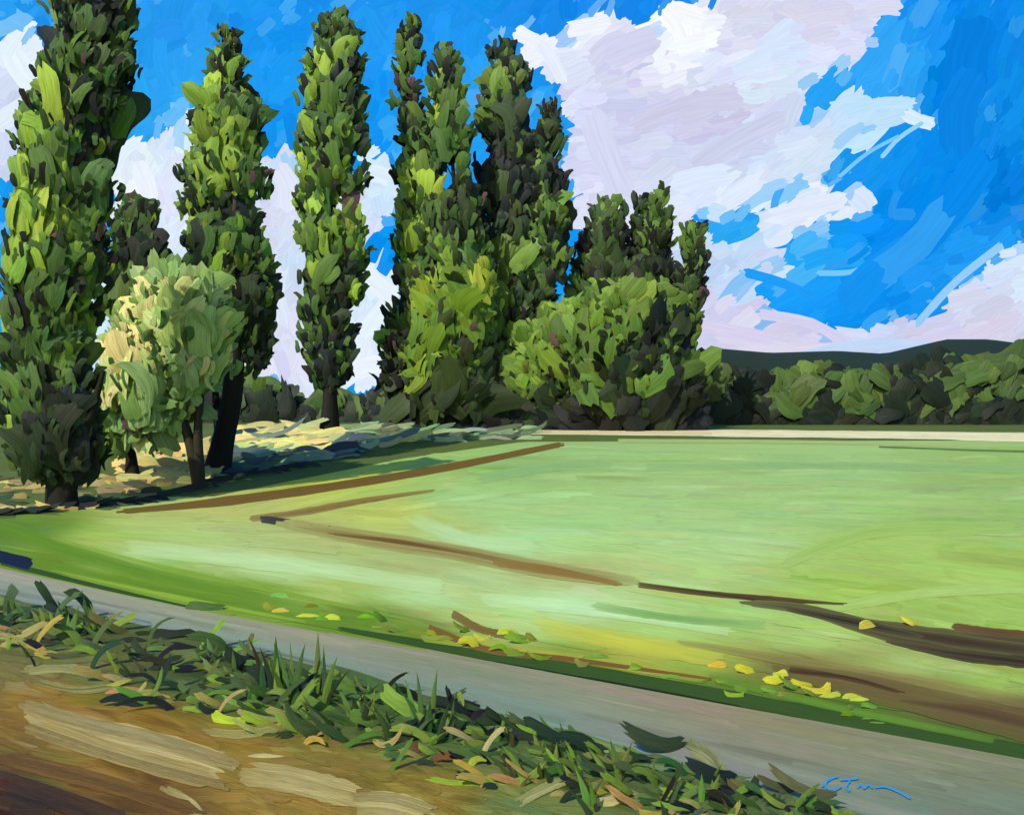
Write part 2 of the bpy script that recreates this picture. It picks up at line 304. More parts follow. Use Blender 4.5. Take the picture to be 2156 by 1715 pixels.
# road
gstep(100)
mbr = MB()
n = 80; xx = np.linspace(-300, 2500, n); cols = 13
RC = np.array([(0,142,146,122),(300,142,144,118),(600,138,142,114),(900,130,136,108),(1200,130,136,108),(1500,134,130,102),(1800,126,130,100),(2156,116,124,96)], float)
def road_col(x, y):
    q = (y-road_top(x))/(road_bot(x)-road_top(x))
    b = np.stack([np.interp(x, RC[:,0], RC[:,m]) for m in (1,2,3)], -1)
    q = np.clip(q, 0, 1)[...,None]
    return b+(.5-q)*np.array([22,2,-14])
q = np.linspace(0, 1, cols)[None]; YY = road_top(xx)[:,None]*(1-q)+road_bot(xx)[:,None]*q; XX = np.broadcast_to(xx[:,None], YY.shape)
P = gp()(XX, YY); suv = np.zeros(P.shape); suv[...,0] = np.linspace(0,4,cols)[None]; suv[...,1] = np.linspace(0,20,n)[:,None]
mbr.grids(P[None], lin(road_col(XX, YY))[None], suv[None])
for i in range(340):
    x = rng.uniform(-250, 2400); q = rng.uniform(.06, .94); hgt = road_bot(x)-road_top(x); L = rng.uniform(250, 620)
    w = hgt*rng.uniform(.07, .28)
    if q*hgt < w*.5 or (1-q)*hgt < w*.5: continue
    f = lambda t: road_top(t)*(1-q)+road_bot(t)*q
    ribbon(mbr, gp(), [(t, f(t)) for t in (x-L/2, x, x+L/2)], w, None, na=12, nc=9, rag=.6, blunt=.4, colf=road_col, jit=rng.normal(0,9)+rng.normal(0,4,3))
scale_mb(mbr, .9); mbr.make('road', M_ground)

# near bank
mbb = MB(); BA = np.array(BK, float)
def bank_col(x, y):
    d2 = ((x[...,None]-BA[:,0])*.5)**2+((y[...,None]-BA[:,1]))**2
    w = 1/(d2+500)**1.9; w /= w.sum(-1, keepdims=True); return w@BA[:,2:]
xx = np.linspace(-250, 2100, 120); q = np.linspace(0,1,40)[:,None]; YY = road_bot(xx)[None]*(1-q)+1960*q; XX = np.broadcast_to(xx[None], YY.shape)
P = gp()(XX, YY); mbb.grids(P[None], lin(bank_col(XX, YY))[None], np.stack([YY*.03, XX*.01, XX*0], -1)[None])
for (L, w, n) in ((300,60,150),(180,34,360),(90,18,320)):
    for i in range(n):
        x = rng.uniform(-200, 2000); y = rng.uniform(1265, 1900)
        if y < road_bot(x)+w*.35: continue
        a = math.radians(14)+rng.normal(0,.1)
        dx, dy = math.cos(a)*L*.5, math.sin(a)*L*.5
        ribbon(mbb, gp(), [(x-dx,y-dy),(x,y+rng.normal(0,4)),(x+dx,y+dy)], w*rng.uniform(.6,1.2), None, na=10, nc=8, rag=.5, colf=bank_col, jit=rng.normal(0,15)+rng.normal(0,6,3))
for pts, w, c in [([(45,1505),(160,1540),(330,1580),(500,1632)],66,(190,170,108)),([(60,1530),(220,1585),(470,1655)],44,(172,150,86)),([(500,1630),(620,1650),(770,1690)],58,(184,164,100)),([(735,1695),(830,1698),(920,1725)],46,(196,176,106)),
   ([(350,1672),(400,1710),(440,1760)],34,(186,168,100)),([(0,1650),(120,1690),(250,1740)],44,(66,44,24)),([(0,1600),(200,1650),(420,1720)],36,(120,84,32)),([(0,1690),(120,1730)],40,(58,38,20)),
   ([(45,1418),(120,1410),(210,1424)],22,(172,164,94)),([(80,1440),(170,1458),(240,1450)],16,(152,144,76)),([(0,1375),(120,1385),(240,1372)],36,(108,110,48)),([(430,1545),(500,1552),(590,1540)],18,(186,174,96)),([(1090,1700),(1140,1670),(1190,1650)],22,(186,182,108)),([(1440,1570),(1490,1600),(1530,1650)],34,(158,152,92))]:
    gs(mbb, pts, w, c, na=20, colf=bank_col, blend=.75, nc=9, rag=.35)
    for r_ in range(3):
        o_ = rng.normal(0, w*.22)
        gs(mbb, [(a+rng.normal(0,8),b+o_) for a,b in pts], w*rng.uniform(.15,.4), np.array(c)*rng.uniform(.86,1.12), na=16, colf=bank_col, blend=.6, nc=9)
scale_mb(mbb, .86); mbb.make('dirt_bank', M_bank)

def ground_dabs(name, items, mat, k=.85, lift=.10, tiltj=.16):
    m = MB()
    A = np.array([[i[0], i[1], i[2], i[3], i[4]] for i in items], float); C = np.array([lin(np.clip(i[5],0,255)) for i in items])*k
    c = G(A[:,0], A[:,1]); s = c[:,1]/F
    a = A[:,4]; t = np.stack([np.cos(a), .25*np.abs(np.sin(a))+rng.normal(0,.15,len(a)), -np.sin(a)], -1)
    n = np.stack([rng.normal(-.1,tiltj,len(a)), np.full(len(a),-.8), .85+rng.normal(0,tiltj,len(a))], -1)
    L = A[:,2]*s; W = A[:,3]*s
    c = c+np.stack([0*s, 0*s, W*lift+.01+.42*np.abs(np.sin(a))*L], -1)
    dabs(m, c, t, n, L, W, C, thick=.06)
    return m.make(name, mat)
GREEN = [(62,88,38),(46,64,32),(86,112,46),(104,132,50),(38,50,32),(28,36,30),(124,150,52),(72,92,50),(98,104,46)]
it = []
for i in range(400):
    x = rng.uniform(-150, 1800); b = road_bot(x); q = rng.random()**1.2
    y = b+16+q*np.interp(x, [0,300,900,1500,1800], [70,170,160,100,60])
    c = np.array(GREEN[rng.integers(len(GREEN))])+rng.normal(0,6,3)
    if q > .7 and rng.random() < .4: c = np.array((164,148,70))+rng.normal(0,10,3)
    a = rng.choice([.25,.5,-.4,.65,-.9], p=[.42,.3,.1,.13,.05])+rng.normal(0,.1)
    it.append((x, y, rng.uniform(40,105), rng.uniform(8,18), a, c))
for (x,y,L,w,a,c) in [(360,1345,90,30,.1,(40,46,26)),(380,1370,70,18,.2,(24,26,22)),(60,1300,80,26,.2,(60,78,50)),(20,1290,60,30,-1.2,(70,92,58)),(130,1310,90,16,-1.0,(74,98,56)),(180,1305,90,20,1.1,(64,86,52)),(100,1290,80,16,1.2,(60,84,50)),(450,1375,100,24,.6,(66,92,40)),(270,1490,110,22,.35,(30,42,38)),(330,1500,140,14,.4,(26,34,32)),(510,1418,90,30,.5,(28,40,30)),(560,1450,90,30,.6,(36,52,32)),(480,1528,90,26,.05,(162,184,40)),(540,1530,70,20,.4,(140,164,44)),(960,1500,110,26,.3,(34,46,34)),(1050,1530,110,22,.2,(40,56,36)),(1150,1570,120,26,.55,(36,56,34)),(1230,1590,110,30,.55,(30,48,32)),(1380,1590,150,34,.35,(52,66,40)),(1500,1655,120,34,.4,(30,42,36)),(1690,1690,150,22,.4,(96,96,58)),(1640,1675,90,20,.4,(84,84,48)),(880,1590,60,20,.5,(120,82,48)),(920,1610,60,16,-.5,(112,74,40)),(980,1575,90,12,.6,(170,160,100)),(1030,1590,80,12,-.9,(176,166,106)),(560,1600,90,18,.05,(190,176,112)),(970,1660,150,20,-.05,(132,160,46)),(1100,1655,120,18,-.15,(130,152,56)),(700,1470,110,34,.5,(98,134,44)),(850,1510,120,34,.4,(118,150,52)),(780,1540,90,30,.6,(98,130,48)),(640,1560,120,26,.5,(60,80,36)),(1280,1700,80,26,-.2,(188,176,110)),(430,1285,90,26,.1,(70,98,40))]:
    it.append((x,y,L,w,a,c))
ground_dabs('grass_verge', it, M_bank)
it = []
for (x,y) in [(600,1290),(640,1300),(690,1305),(1010,1350),(1000,1362),(1080,1335),(1510,1405),(1560,1418),(1640,1425),(1720,1462),(1750,1470),(1790,1472),(1810,1478),(1700,1450),(1835,1322),(1915,1318),(1620,1440)]:
    it.append((x+rng.normal(0,6), y, rng.uniform(34,64), rng.uniform(14,22), rng.normal(.1,.3), np.array((200,196,56))+rng.normal(0,10,3)))
for i in range(40):
    x = rng.uniform(560, 1900); it.append((x, road_top(x)-rng.uniform(20,60), rng.uniform(25,60), rng.uniform(8,14), rng.normal(.25,.2), np.array((126,154,44))+rng.normal(0,12,3)))
ground_dabs('wildflower', it, M_bank, lift=.03, k=.8)

def blades(name, specs):
    m = MB()
    for (x, y, h, lean, w, c) in specs:
        p = G(x, y); s = p[1]/F; H = h*s; na, nc = 8, 3; v = np.linspace(0,1,na); u = np.linspace(-1,1,nc)
        ln = lean*s; dy = rng.normal(0,.15)*H
        cx = p[0]+ln*v**1.7; cz = p[2]+H*v-.12*abs(ln)*v**2; cy = p[1]+dy*v**1.5
        wd = w*s*.5*(1-v**2.6)*(.7+.8*v*(1-v)*2)+.001
        P = np.stack([cx[:,None]+u[None]*wd[:,None], cy[:,None]-np.abs(1-np.abs(u))[None]*wd[:,None]*.4, cz[:,None]+0*u[None]], -1)
        suv = np.zeros(P.shape); suv[...,0] = u[None]; suv[...,1] = v[:,None]*4; suv += rng.uniform(0,100,3)
        m.grids(P[None], (lin(np.clip(c,5,255))*.9)*np.ones((1,)+P.shape), suv[None])
    return m.make(name, M_bank)
sp = []
for (x,y,h,ln,n) in [(575,1470,120,-20,6),(610,1480,130,-10,6),(675,1480,145,10,5),(770,1530,110,10,4),(885,1530,130,-15,4),(920,1560,100,25,3),(150,1330,60,10,6),(90,1310,50,-20,4),(30,1300,55,-10,5),(200,1340,60,-20,4),(440,1410,60,-20,5),(1070,1570,60,-20,4),(1180,1610,60,-10,4),(1300,1650,110,-20,6),(1240,1720,100,-40,4),(1480,1690,70,15,3),(680,1560,100,-60,4),(1090,1650,90,-60,4),(740,1510,70,-20,4),(820,1560,90,-30,4),(520,1430,60,-20,4)]:
    for k3 in range(n): sp.append((x+rng.normal(0,14), y+rng.normal(0,8), h*rng.uniform(.6,1.05), ln+rng.normal(0,16), rng.uniform(8,16), np.array(GREEN[rng.integers(0,4)])+rng.normal(8,8,3)))
for i in range(90):
    x = rng.uniform(-100,1750); y = road_bot(x)+rng.uniform(20,140)
    sp.append((x, y, rng.uniform(25,55), rng.normal(-8,24), rng.uniform(6,12), np.array(GREEN[rng.integers(len(GREEN))])+rng.normal(0,8,3)))
blades('grass', sp)

it = []
def patch(n, x0,x1,y0,y1, pal, L=(30,80), w=(10,22), a=(0,.3), under=None):
    for i in range(n):
        x = rng.uniform(x0,x1); y = rng.uniform(y0,y1)
        if under and y > under(x): continue
        it.append((x,y,rng.uniform(*L),rng.uniform(*w),rng.normal(*a),np.array(pal[rng.integers(len(pal))])+rng.normal(0,6,3)))
edge = lambda x: np.interp(x, [0,300,480,600,850,1100], [1088,1060,1012,990,945,925])
patch(170,-250,480,1000,1085,[(160,138,84),(130,114,70),(186,162,94),(80,74,48),(56,62,40),(106,118,56)],a=(0,.12),under=edge)
patch(60,260,440,940,1015,[(206,182,108),(186,168,98),(160,160,88)],L=(40,80),w=(18,32),a=(0,.2),under=edge)
patch(60,490,700,905,950,[(196,182,108),(166,166,102),(206,190,114)],L=(50,110),w=(14,24),a=(-.1,.1),under=edge)
patch(80,480,860,925,1000,[(58,74,78),(44,58,62),(100,122,98),(74,90,84),(120,140,104),(150,152,96)],L=(50,120),w=(10,20),a=(-.2,.12),under=edge)
patch(90,720,1150,895,930,[(112,134,92),(84,100,66),(130,150,104),(72,84,60)],L=(50,100),w=(8,16),a=(-.1,.08),under=edge)
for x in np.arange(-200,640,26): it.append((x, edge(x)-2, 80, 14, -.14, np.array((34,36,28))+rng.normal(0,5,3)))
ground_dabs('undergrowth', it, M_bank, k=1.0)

# ================================================================= TREES
P_POP = dict(dark=[(32,38,26),(26,32,24),(46,58,32)], mid=[(68,94,38),(58,82,34),(76,102,40),(70,94,44)], light=[(112,138,44),(130,154,50),(98,126,40)])
P_DRK = dict(dark=[(30,34,26),(24,28,24)], mid=[(48,64,34),(56,76,38),(42,54,32)], light=[(76,102,40),(92,118,48)])
P_SAGE = dict(dark=[(70,94,48),(86,112,58)], mid=[(122,148,82),(112,140,74),(134,158,92)], light=[(150,170,92),(174,182,108),(196,188,118)])
P_OLV = dict(dark=[(40,48,26),(50,64,28)], mid=[(94,120,36),(106,130,38),(82,110,34)], light=[(138,156,42),(152,168,54),(122,146,42)])
P_BSH = dict(dark=[(28,34,22),(38,48,26)], mid=[(82,108,38),(74,98,36),(90,116,42)], light=[(108,132,44),(98,124,48)])
def clump(p, f, seed):
    return (np.sin(p[:,0]*f+seed)*np.cos(p[:,2]*f*.8+seed*1.7)+np.sin(p[:,1]*f*1.1+p[:,2]*f*.5+seed*.6)+.6*np.sin(p[:,0]*f*2.1-p[:,2]*f*1.7+seed))/2.2
def tube(mb, pts, rad, col, ns=10):
    pts = np.array(pts, float); n = len(pts); t = np.gradient(pts, axis=0); t /= np.linalg.norm(t, axis=1, keepdims=True)
    ref = np.array([0.13, -1, .1]); s = np.cross(t, ref); s /= np.linalg.norm(s, axis=1, keepdims=True); b = np.cross(t, s)
    a = np.linspace(0, 2*np.pi, ns+1); r = np.array(rad)[:,None]*(1+.1*np.sin(a*3+pts[0,0])[None])
    P = pts[:,None]+s[:,None]*(np.cos(a)*r)[...,None]+b[:,None]*(np.sin(a)*r)[...,None]
    suv = np.zeros(P.shape); suv[...,0] = np.sin(a)[None]*2; suv[...,1] = np.linspace(0,6,n)[:,None]
    mb.grids(P[None], (lin(col)*np.ones(P.shape))[None], suv[None])
def tree(name, rows, d, base, n, pal, trunk=None, dab=(58,26), up=1.0, holes=(), seed=1, depth=.85, bark=(40,38,30), flick=.25, shade=.5, bright=1.0, irr=1.0, flks=.6):
    """rows: (y, xl, xr) silhouette of the crown expressed as sight lines at distance d; converted to metres at the tree."""
    s = d/F; rows = np.array(rows, float)
    Z = CAMZ+(CY-rows[:,0])*s; XL = (rows[:,1]-CX)*s; XR = (rows[:,2]-CX)*s
    o = np.argsort(Z); Z, XL, XR = Z[o], XL[o], XR[o]
    Zf = np.linspace(Z[0], Z[-1], 120); XL = np.interp(Zf, Z, XL); XR = np.interp(Zf, Z, XR); Z = Zf
    q = Z/s
    XL = XL+irr*s*(8*np.sin(q*.085+seed*2)+8*np.sin(q*.17+seed)+5*np.sin(q*.043+seed*3)+4); XR = XR+irr*s*(8*np.sin(q*.079+seed*5)+8*np.sin(q*.19+seed*1.3)+5*np.sin(q*.047+seed)-4)
    XR = np.maximum(XR, XL+10*s)
    bz = float(gz(d)); bx = (base-CX)*s; org = np.array([bx, d, bz])
    e = empty(name, org)
    dl, dw = dab[0]*.9, dab[1]*.9; n = int(n*1.3)
    N0 = n*4; z = rng.uniform(Z[0]+dl*s*.2, Z[-1]-dl*s*.15, N0); wl = np.interp(z, Z, XR-XL); keep = rng.random(N0) < (wl/(XR-XL).max())**.8
    z = z[keep][:n]; N = len(z)
    cxr = (np.interp(z, Z, XL)+np.interp(z, Z, XR))/2; hw = (np.interp(z, Z, XR)-np.interp(z, Z, XL))/2
    r = np.sqrt(rng.uniform(.15, 1, N)); th = rng.uniform(0, 2*np.pi, N)
    back = (np.sin(th) > .35) & (rng.random(N) < .7); th[back] = -th[back]
    rough = 1+.06*np.sin(th*3+z*1.1/s*.02+seed)+.06*np.sin(z/s*.07+th*2+seed*2)
    hin = np.maximum(hw-dw*s*.55, hw*.3)
    dirx, diry = np.cos(th), np.sin(th)
    c = np.stack([cxr+dirx*r*hin*rough, d+diry*r*hin*depth*rough, z], -1)
    ok = np.ones(N, bool)
    for (hx, hy, ha, hb) in holes:
        X0 = (hx-CX)*s; Z0 = CAMZ+(CY-hy)*s
        ok &= (((c[:,0]-X0)/(ha*s+dw*s*.5))**2+((c[:,2]-Z0)/(hb*s+dl*s*.5))**2) > 1
    c, r, th, dirx, diry, hw, z = c[ok], r[ok], th[ok], dirx[ok], diry[ok], hw[ok], z[ok]; N = len(c)
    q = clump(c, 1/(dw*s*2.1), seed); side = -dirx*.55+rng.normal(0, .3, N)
    score = q*1.15+side*1.0+(r-.75)*1.0+.16 - shade*np.clip(1-(z-Z[0])/(Z[-1]-Z[0])*4, 0, 1)  # light painted into leaf colours: paler sun side, darker interior and lower crown
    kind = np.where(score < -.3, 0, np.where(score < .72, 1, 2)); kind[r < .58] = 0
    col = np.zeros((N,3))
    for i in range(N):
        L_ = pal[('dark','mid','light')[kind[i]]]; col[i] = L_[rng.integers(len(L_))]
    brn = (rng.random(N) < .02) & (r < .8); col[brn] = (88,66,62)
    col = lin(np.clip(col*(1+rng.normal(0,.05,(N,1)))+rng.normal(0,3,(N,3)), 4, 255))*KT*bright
    flow = .35*np.sin(c[:,0]/(dw*s*1.8)+c[:,2]/(dl*s*1.3)+seed)
    t = np.stack([dirx*flick*up+flow+rng.normal(0,.25,N), diry*flick*up*.6+rng.normal(0,.12,N), np.full(N, up)+rng.normal(0,.18*(2-up),N)], -1)
    nn = np.stack([dirx*.7+rng.normal(-.05,.16,N), diry*.5+rng.normal(0,.16,N)-.85, .3+rng.normal(0,.16,N)], -1)
    sz = np.clip(rng.lognormal(-.16, .42, N), .35, 1.6)
    tp = np.clip(hw/(dl*s)*1.2, .4, 1)
    m = MB(); dabs(m, c, t, nn, dl*s*sz*tp, dw*s*sz*np.clip(tp,.55,1)*rng.uniform(.7,1.2,N), col)
    n2 = int(N*flks); ii = rng.integers(0, N, n2); th2 = rng.uniform(-np.pi, np.pi, n2); zz = np.clip(c[ii,2]+rng.normal(0,8*s,n2), Z[0], Z[-1]-8*s)
    cx2 = (np.interp(zz,Z,XL)+np.interp(zz,Z,XR))/2; hw2 = (np.interp(zz,Z,XR)-np.interp(zz,Z,XL))/2
    sgn = np.where(rng.random(n2)<.5, 0, np.pi); th2 = np.where(rng.random(n2)<.6, sgn+rng.normal(0,.5,n2), -np.abs(th2)); rr = rng.uniform(.78,1.05,n2)
    c2 = np.stack([cx2+np.cos(th2)*hw2*rr, d+np.sin(th2)*hw2*depth*rr, zz], -1); ok = np.ones(n2, bool)
    for (hx, hy, ha, hb) in holes:
        X0 = (hx-CX)*s; Z0 = CAMZ+(CY-hy)*s
        ok &= (((c2[:,0]-X0)/(ha*s+6*s))**2+((c2[:,2]-Z0)/(hb*s+14*s))**2) > 1
    c2 = c2[ok]; th2 = th2[ok]; n2 = len(c2); col2 = col[ii[ok]]*rng.uniform(.7,1.1,(n2,1))
    t2 = np.stack([np.cos(th2)*.5+rng.normal(0,.25,n2), np.sin(th2)*.3+rng.normal(0,.2,n2), .3+up*.8+rng.normal(0,.25,n2)], -1)
    nn2 = np.stack([np.cos(th2)*.4+rng.normal(0,.2,n2), np.full(n2,-1.), rng.normal(.3,.2,n2)], -1)
    dabs(m, c2, t2, nn2, rng.uniform(20,46,n2)*s, rng.uniform(6,15,n2)*s, col2, na=6, nc=4, blunt=.45)
    m.make('crown', M_leaf, e, org)
    mt = MB()
    zt = Z[0]+(Z[-1]-Z[0])*.8; xt = np.interp(zt, Z, (XL+XR)/2)
    tr = trunk or 22
    if isinstance(tr, (int, float)):
        zs = np.linspace(bz-.1, zt, 12); xs_ = np.interp(zs, [bz, Z[0]+.2*(Z[-1]-Z[0]), zt], [bx, np.interp(Z[0]+.2*(Z[-1]-Z[0]), Z, (XL+XR)/2), xt])
        pts = np.stack([xs_+.02*np.sin(zs*2), np.full(12, d), zs], -1); rad = tr*s*.5*np.linspace(1,.15,12)**.8; rad[0] *= 1.5; rad[1] *= 1.1
        tube(mt, pts, rad, bark)
        for b in range(9):
            f = rng.uniform(.18,.85); zb = bz+(zt-bz)*f; xb = np.interp(zb, zs, xs_); a = rng.uniform(0,2*np.pi); hwb = np.interp(zb, Z, (XR-XL)/2, left=(XR-XL)[0]/3)
            ln = hwb*.7; p0 = np.array([xb, d, zb]); dv = np.array([math.cos(a)*ln, math.sin(a)*ln*.8, ln*(1.3*up+.3)])
            tube(mt, [p0, p0+dv*.35+[0,0,-.05*ln], p0+dv*.7, p0+dv], np.array([.4,.3,.2,.06])*tr*s*.5*(1.2-f), bark, 7)
    else:
        for (pl, rd) in tr:
            pts = np.array([[(x-CX)*s, d+dyy, CAMZ+(CY-y)*s] for x, y, dyy in pl]); pts[0,2] = bz-.1
            tt = np.linspace(0,1,len(pts)); t2_ = np.linspace(0,1,14)
            pp = np.stack([np.interp(t2_, tt, pts[:,k]) for k in range(3)], -1)
            pp[1:-1] = (pp[:-2]+pp[1:-1]*2+pp[2:])/4
            tube(mt, pp, np.interp(t2_, np.linspace(0,1,len(rd)), rd)*s*.5, bark)
    mt.make('trunk', M_bark, e, org)
    return e

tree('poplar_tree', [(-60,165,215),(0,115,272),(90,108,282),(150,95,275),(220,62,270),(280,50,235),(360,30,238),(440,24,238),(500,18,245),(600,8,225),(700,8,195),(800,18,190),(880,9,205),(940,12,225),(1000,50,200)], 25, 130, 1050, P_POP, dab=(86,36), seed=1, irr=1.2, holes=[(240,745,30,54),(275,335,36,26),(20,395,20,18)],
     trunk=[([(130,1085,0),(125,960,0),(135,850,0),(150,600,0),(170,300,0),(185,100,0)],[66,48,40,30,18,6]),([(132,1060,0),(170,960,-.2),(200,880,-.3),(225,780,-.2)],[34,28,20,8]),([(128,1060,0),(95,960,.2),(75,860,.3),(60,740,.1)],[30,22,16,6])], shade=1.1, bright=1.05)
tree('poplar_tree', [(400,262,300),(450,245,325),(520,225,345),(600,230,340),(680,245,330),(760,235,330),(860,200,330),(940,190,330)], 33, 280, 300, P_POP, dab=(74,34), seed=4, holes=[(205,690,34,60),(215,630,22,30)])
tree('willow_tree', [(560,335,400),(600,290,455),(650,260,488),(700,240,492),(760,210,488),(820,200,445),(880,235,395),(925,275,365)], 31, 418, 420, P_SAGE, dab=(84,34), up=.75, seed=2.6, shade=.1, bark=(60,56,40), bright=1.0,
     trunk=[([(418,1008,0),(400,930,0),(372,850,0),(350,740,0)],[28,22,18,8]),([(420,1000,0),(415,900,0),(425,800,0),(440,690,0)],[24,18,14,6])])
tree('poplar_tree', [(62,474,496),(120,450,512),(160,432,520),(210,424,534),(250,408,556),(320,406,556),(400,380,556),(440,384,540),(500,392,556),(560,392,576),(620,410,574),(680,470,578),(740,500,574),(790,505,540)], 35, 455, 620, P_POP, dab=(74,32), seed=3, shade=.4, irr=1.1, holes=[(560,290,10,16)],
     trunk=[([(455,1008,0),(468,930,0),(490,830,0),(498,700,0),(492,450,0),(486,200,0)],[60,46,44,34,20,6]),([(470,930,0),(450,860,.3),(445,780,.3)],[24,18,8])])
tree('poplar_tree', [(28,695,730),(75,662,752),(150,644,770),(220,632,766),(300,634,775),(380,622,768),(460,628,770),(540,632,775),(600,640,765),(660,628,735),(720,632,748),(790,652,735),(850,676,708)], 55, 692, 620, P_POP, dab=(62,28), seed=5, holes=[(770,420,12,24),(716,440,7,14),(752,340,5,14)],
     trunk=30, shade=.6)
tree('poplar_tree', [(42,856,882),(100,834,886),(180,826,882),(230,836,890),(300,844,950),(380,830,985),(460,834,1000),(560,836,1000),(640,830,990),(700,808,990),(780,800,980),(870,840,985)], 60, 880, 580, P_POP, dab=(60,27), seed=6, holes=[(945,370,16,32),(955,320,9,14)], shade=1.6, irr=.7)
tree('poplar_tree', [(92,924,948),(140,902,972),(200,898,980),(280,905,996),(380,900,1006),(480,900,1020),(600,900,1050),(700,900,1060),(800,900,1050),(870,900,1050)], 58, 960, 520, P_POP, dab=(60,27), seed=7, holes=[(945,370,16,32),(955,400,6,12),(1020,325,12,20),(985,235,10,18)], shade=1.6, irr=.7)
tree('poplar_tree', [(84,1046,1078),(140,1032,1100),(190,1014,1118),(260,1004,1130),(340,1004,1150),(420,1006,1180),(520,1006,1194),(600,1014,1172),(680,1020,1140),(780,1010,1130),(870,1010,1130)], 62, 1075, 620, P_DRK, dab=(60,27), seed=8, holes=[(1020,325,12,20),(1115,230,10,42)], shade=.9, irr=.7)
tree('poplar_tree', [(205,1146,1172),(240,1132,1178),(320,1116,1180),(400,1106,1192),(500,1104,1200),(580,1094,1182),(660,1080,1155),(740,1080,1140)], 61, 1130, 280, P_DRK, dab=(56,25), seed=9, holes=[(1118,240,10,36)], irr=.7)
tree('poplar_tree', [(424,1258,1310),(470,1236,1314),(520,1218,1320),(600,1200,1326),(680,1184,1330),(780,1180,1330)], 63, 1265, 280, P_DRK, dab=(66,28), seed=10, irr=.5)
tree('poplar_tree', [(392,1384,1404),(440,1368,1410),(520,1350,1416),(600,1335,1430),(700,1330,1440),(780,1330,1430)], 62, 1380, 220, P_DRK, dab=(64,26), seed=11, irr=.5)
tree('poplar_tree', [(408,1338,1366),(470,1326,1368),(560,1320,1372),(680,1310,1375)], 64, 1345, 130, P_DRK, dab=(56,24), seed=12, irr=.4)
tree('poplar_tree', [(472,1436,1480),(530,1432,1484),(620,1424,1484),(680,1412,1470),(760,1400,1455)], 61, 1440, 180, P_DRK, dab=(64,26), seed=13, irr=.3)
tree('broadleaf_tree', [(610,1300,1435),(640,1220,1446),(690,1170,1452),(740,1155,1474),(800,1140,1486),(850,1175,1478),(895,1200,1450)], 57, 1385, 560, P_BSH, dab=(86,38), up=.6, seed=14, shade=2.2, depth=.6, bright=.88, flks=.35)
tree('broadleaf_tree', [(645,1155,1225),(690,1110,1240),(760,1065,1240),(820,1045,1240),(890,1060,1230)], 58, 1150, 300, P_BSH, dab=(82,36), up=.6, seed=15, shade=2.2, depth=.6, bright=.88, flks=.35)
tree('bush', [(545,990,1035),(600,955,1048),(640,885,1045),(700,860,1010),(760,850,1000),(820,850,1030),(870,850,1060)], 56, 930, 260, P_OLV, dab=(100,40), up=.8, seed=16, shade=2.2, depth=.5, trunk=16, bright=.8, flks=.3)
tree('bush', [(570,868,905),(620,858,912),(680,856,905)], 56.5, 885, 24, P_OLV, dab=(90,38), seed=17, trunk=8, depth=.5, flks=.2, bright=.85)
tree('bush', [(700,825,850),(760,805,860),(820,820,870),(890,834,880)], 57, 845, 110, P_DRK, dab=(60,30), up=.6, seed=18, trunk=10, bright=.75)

def mass(name, tops, ybot, d, n, pal, dab, depth=3.0, seed=1, darkbase=.25, up=.4, lump=0, bright=1.0):
    s = d/F; T = np.array(tops, float); m = MB()
    x = rng.uniform(T[0,0], T[-1,0], n); yt = np.interp(x, T[:,0], T[:,1])+6*np.sin(x*.045+seed)+4*np.sin(x*.11)-lump*np.abs(np.sin(x*.024+seed)); f = rng.random(n)**.85
    y = yt+dab[1]*.5+f*(ybot-yt-dab[1]*.5)
    c = np.stack([(x-CX)*s, d+rng.uniform(0,1,n)*depth*(1-f)*1.0+rng.uniform(0,.6,n), CAMZ+(CY-y)*s], -1)
    c[:,2] = np.maximum(c[:,2], gz(c[:,1])+.1)
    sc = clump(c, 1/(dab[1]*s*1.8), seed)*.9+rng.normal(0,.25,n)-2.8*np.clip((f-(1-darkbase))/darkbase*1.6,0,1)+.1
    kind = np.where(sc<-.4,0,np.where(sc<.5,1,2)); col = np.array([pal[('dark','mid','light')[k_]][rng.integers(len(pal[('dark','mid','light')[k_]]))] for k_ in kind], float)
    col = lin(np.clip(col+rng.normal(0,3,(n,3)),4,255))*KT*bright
    t = np.stack([rng.normal(0,1,n), rng.normal(0,.1,n), up+np.abs(rng.normal(0,.5,n))], -1); nn = np.stack([rng.normal(-.1,.15,n), np.full(n,-1.), rng.normal(.3,.12,n)], -1)
    sz = np.clip(rng.lognormal(-.1,.35,n), .4, 1.5)
    dabs(m, c, t, nn, dab[0]*s*sz, dab[1]*s*sz, col)
    m.make(name, M_leaf)
P_HED = dict(dark=[(28,36,24),(34,42,26)], mid=[(72,92,40),(64,84,38),(80,100,44)], light=[(90,112,44),(98,120,50)])
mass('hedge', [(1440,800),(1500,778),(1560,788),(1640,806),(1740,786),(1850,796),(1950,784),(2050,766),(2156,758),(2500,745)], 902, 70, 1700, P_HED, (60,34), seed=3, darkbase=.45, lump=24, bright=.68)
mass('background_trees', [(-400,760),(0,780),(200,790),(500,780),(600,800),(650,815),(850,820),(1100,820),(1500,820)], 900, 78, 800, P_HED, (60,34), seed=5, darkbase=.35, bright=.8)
mass('foot_shadow_dabs', [(850,866),(1000,870),(1150,866),(1250,872),(1320,862),(1480,856)], 906, 55.6, 300, P_DRK, (60,22), seed=7, depth=.5, darkbase=.8, bright=.6, up=.1)  # dark dabs painting the ground shadow at the foot of the central trees
mh = MB(); hx = np.linspace(900, 2700, 90); prof = np.interp(hx, [900,1400,1500,1620,1760,1860,1920,1990,2080,2156,2400,2700], [800,760,734,744,740,746,732,716,716,726,710,740])
d = 260.; s = d/F; zt = CAMZ+(CY-prof)*s; vv = np.linspace(0,1,10)
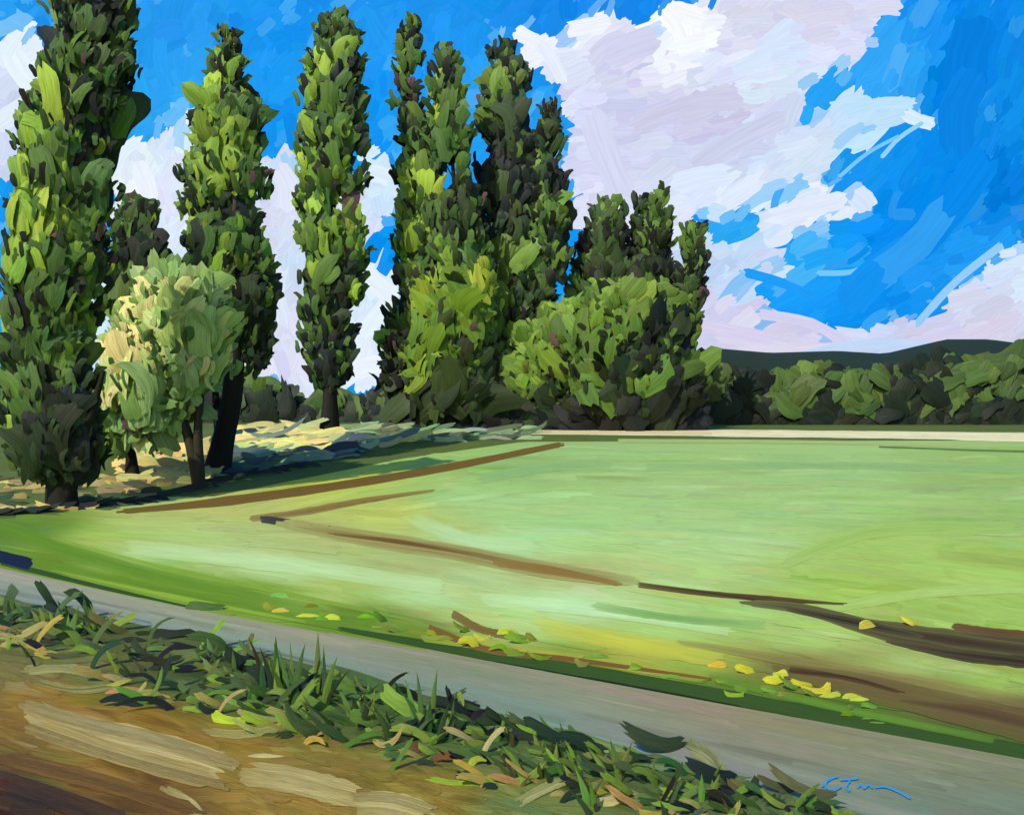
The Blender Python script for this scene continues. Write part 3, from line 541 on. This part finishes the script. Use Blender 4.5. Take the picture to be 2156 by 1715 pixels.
P = np.stack([np.broadcast_to(((hx-CX)*s)[None], (10,90)), d+(vv[:,None]**1.0)*90+0*hx[None], 1.0+(zt-1.0)[None]*np.sin(vv*np.pi/2)[:,None]**.8], -1)
P[...,2] = 1.0+((zt-CAMZ)*(d+90)/d+CAMZ-1.0)[None]*np.sin(vv*np.pi/2)[:,None]**.9; P[...,0] = P[...,0]*(1+.35*vv[:,None])
mh.grids(P[None], (lin((40,54,42))*.75)*np.ones((1,)+P.shape), np.stack([P[...,2]*.1, P[...,0]*.05, P[...,0]*0], -1)[None]); mh.make('hill', M_ground)

msg = MB(); gstep(300)
for pts in [[(1730,1665),(1745,1650),(1765,1642)],[(1745,1645),(1738,1662),(1752,1672),(1772,1664)],[(1768,1650),(1795,1648),(1808,1646)],[(1790,1650),(1782,1668),(1790,1674)],[(1805,1668),(1812,1660),(1820,1668),(1828,1660),(1838,1668)],[(1842,1666),(1860,1664),(1885,1672),(1918,1690)]]:
    ribbon(msg, gp(), pts, 4.5, (60,150,210), na=12, nc=4, rag=.1)
scale_mb(msg, .8); msg.make('signature', M_ground)  # painter's signature, added as blue strokes lying on the road

# ================================================================= LIGHT, WORLD, CAMERA
sd = np.array([-.40, -.62, .68]); sd /= np.linalg.norm(sd)
from mathutils import Vector
sun = bpy.data.lights.new('sun', 'SUN'); sun.energy = 4.2; sun.angle = math.radians(.5); sun.color = (1, .955, .88)
so = bpy.data.objects.new('sun', sun); SC.collection.objects.link(so); so.rotation_euler = Vector(-sd).to_track_quat('-Z','Y').to_euler(); so.location = (-20,-30,40)
w = bpy.data.worlds.new('World'); SC.world = w; w.use_nodes = True; nt = w.node_tree
sk = nt.nodes.new('ShaderNodeTexSky'); sk.sky_type = 'NISHITA'; sk.sun_disc = False
sk.sun_elevation = math.asin(sd[2]); sk.sun_rotation = math.atan2(sd[0], sd[1])
bg = nt.nodes['Background']; bg.inputs[1].default_value = .15; nt.links.new(sk.outputs[0], bg.inputs[0])
cam = bpy.data.cameras.new('camera'); cam.lens = 36*F/2156; cam.sensor_width = 36; cam.clip_end = 3000; cam.clip_start = .1
co = bpy.data.objects.new('camera', cam); SC.collection.objects.link(co); co.location = (0,0,CAMZ); co.rotation_euler = (math.pi/2,0,0); SC.camera = co
SC.view_settings.view_transform = 'Standard'; SC.view_settings.look = 'None'; SC.view_settings.exposure = 0
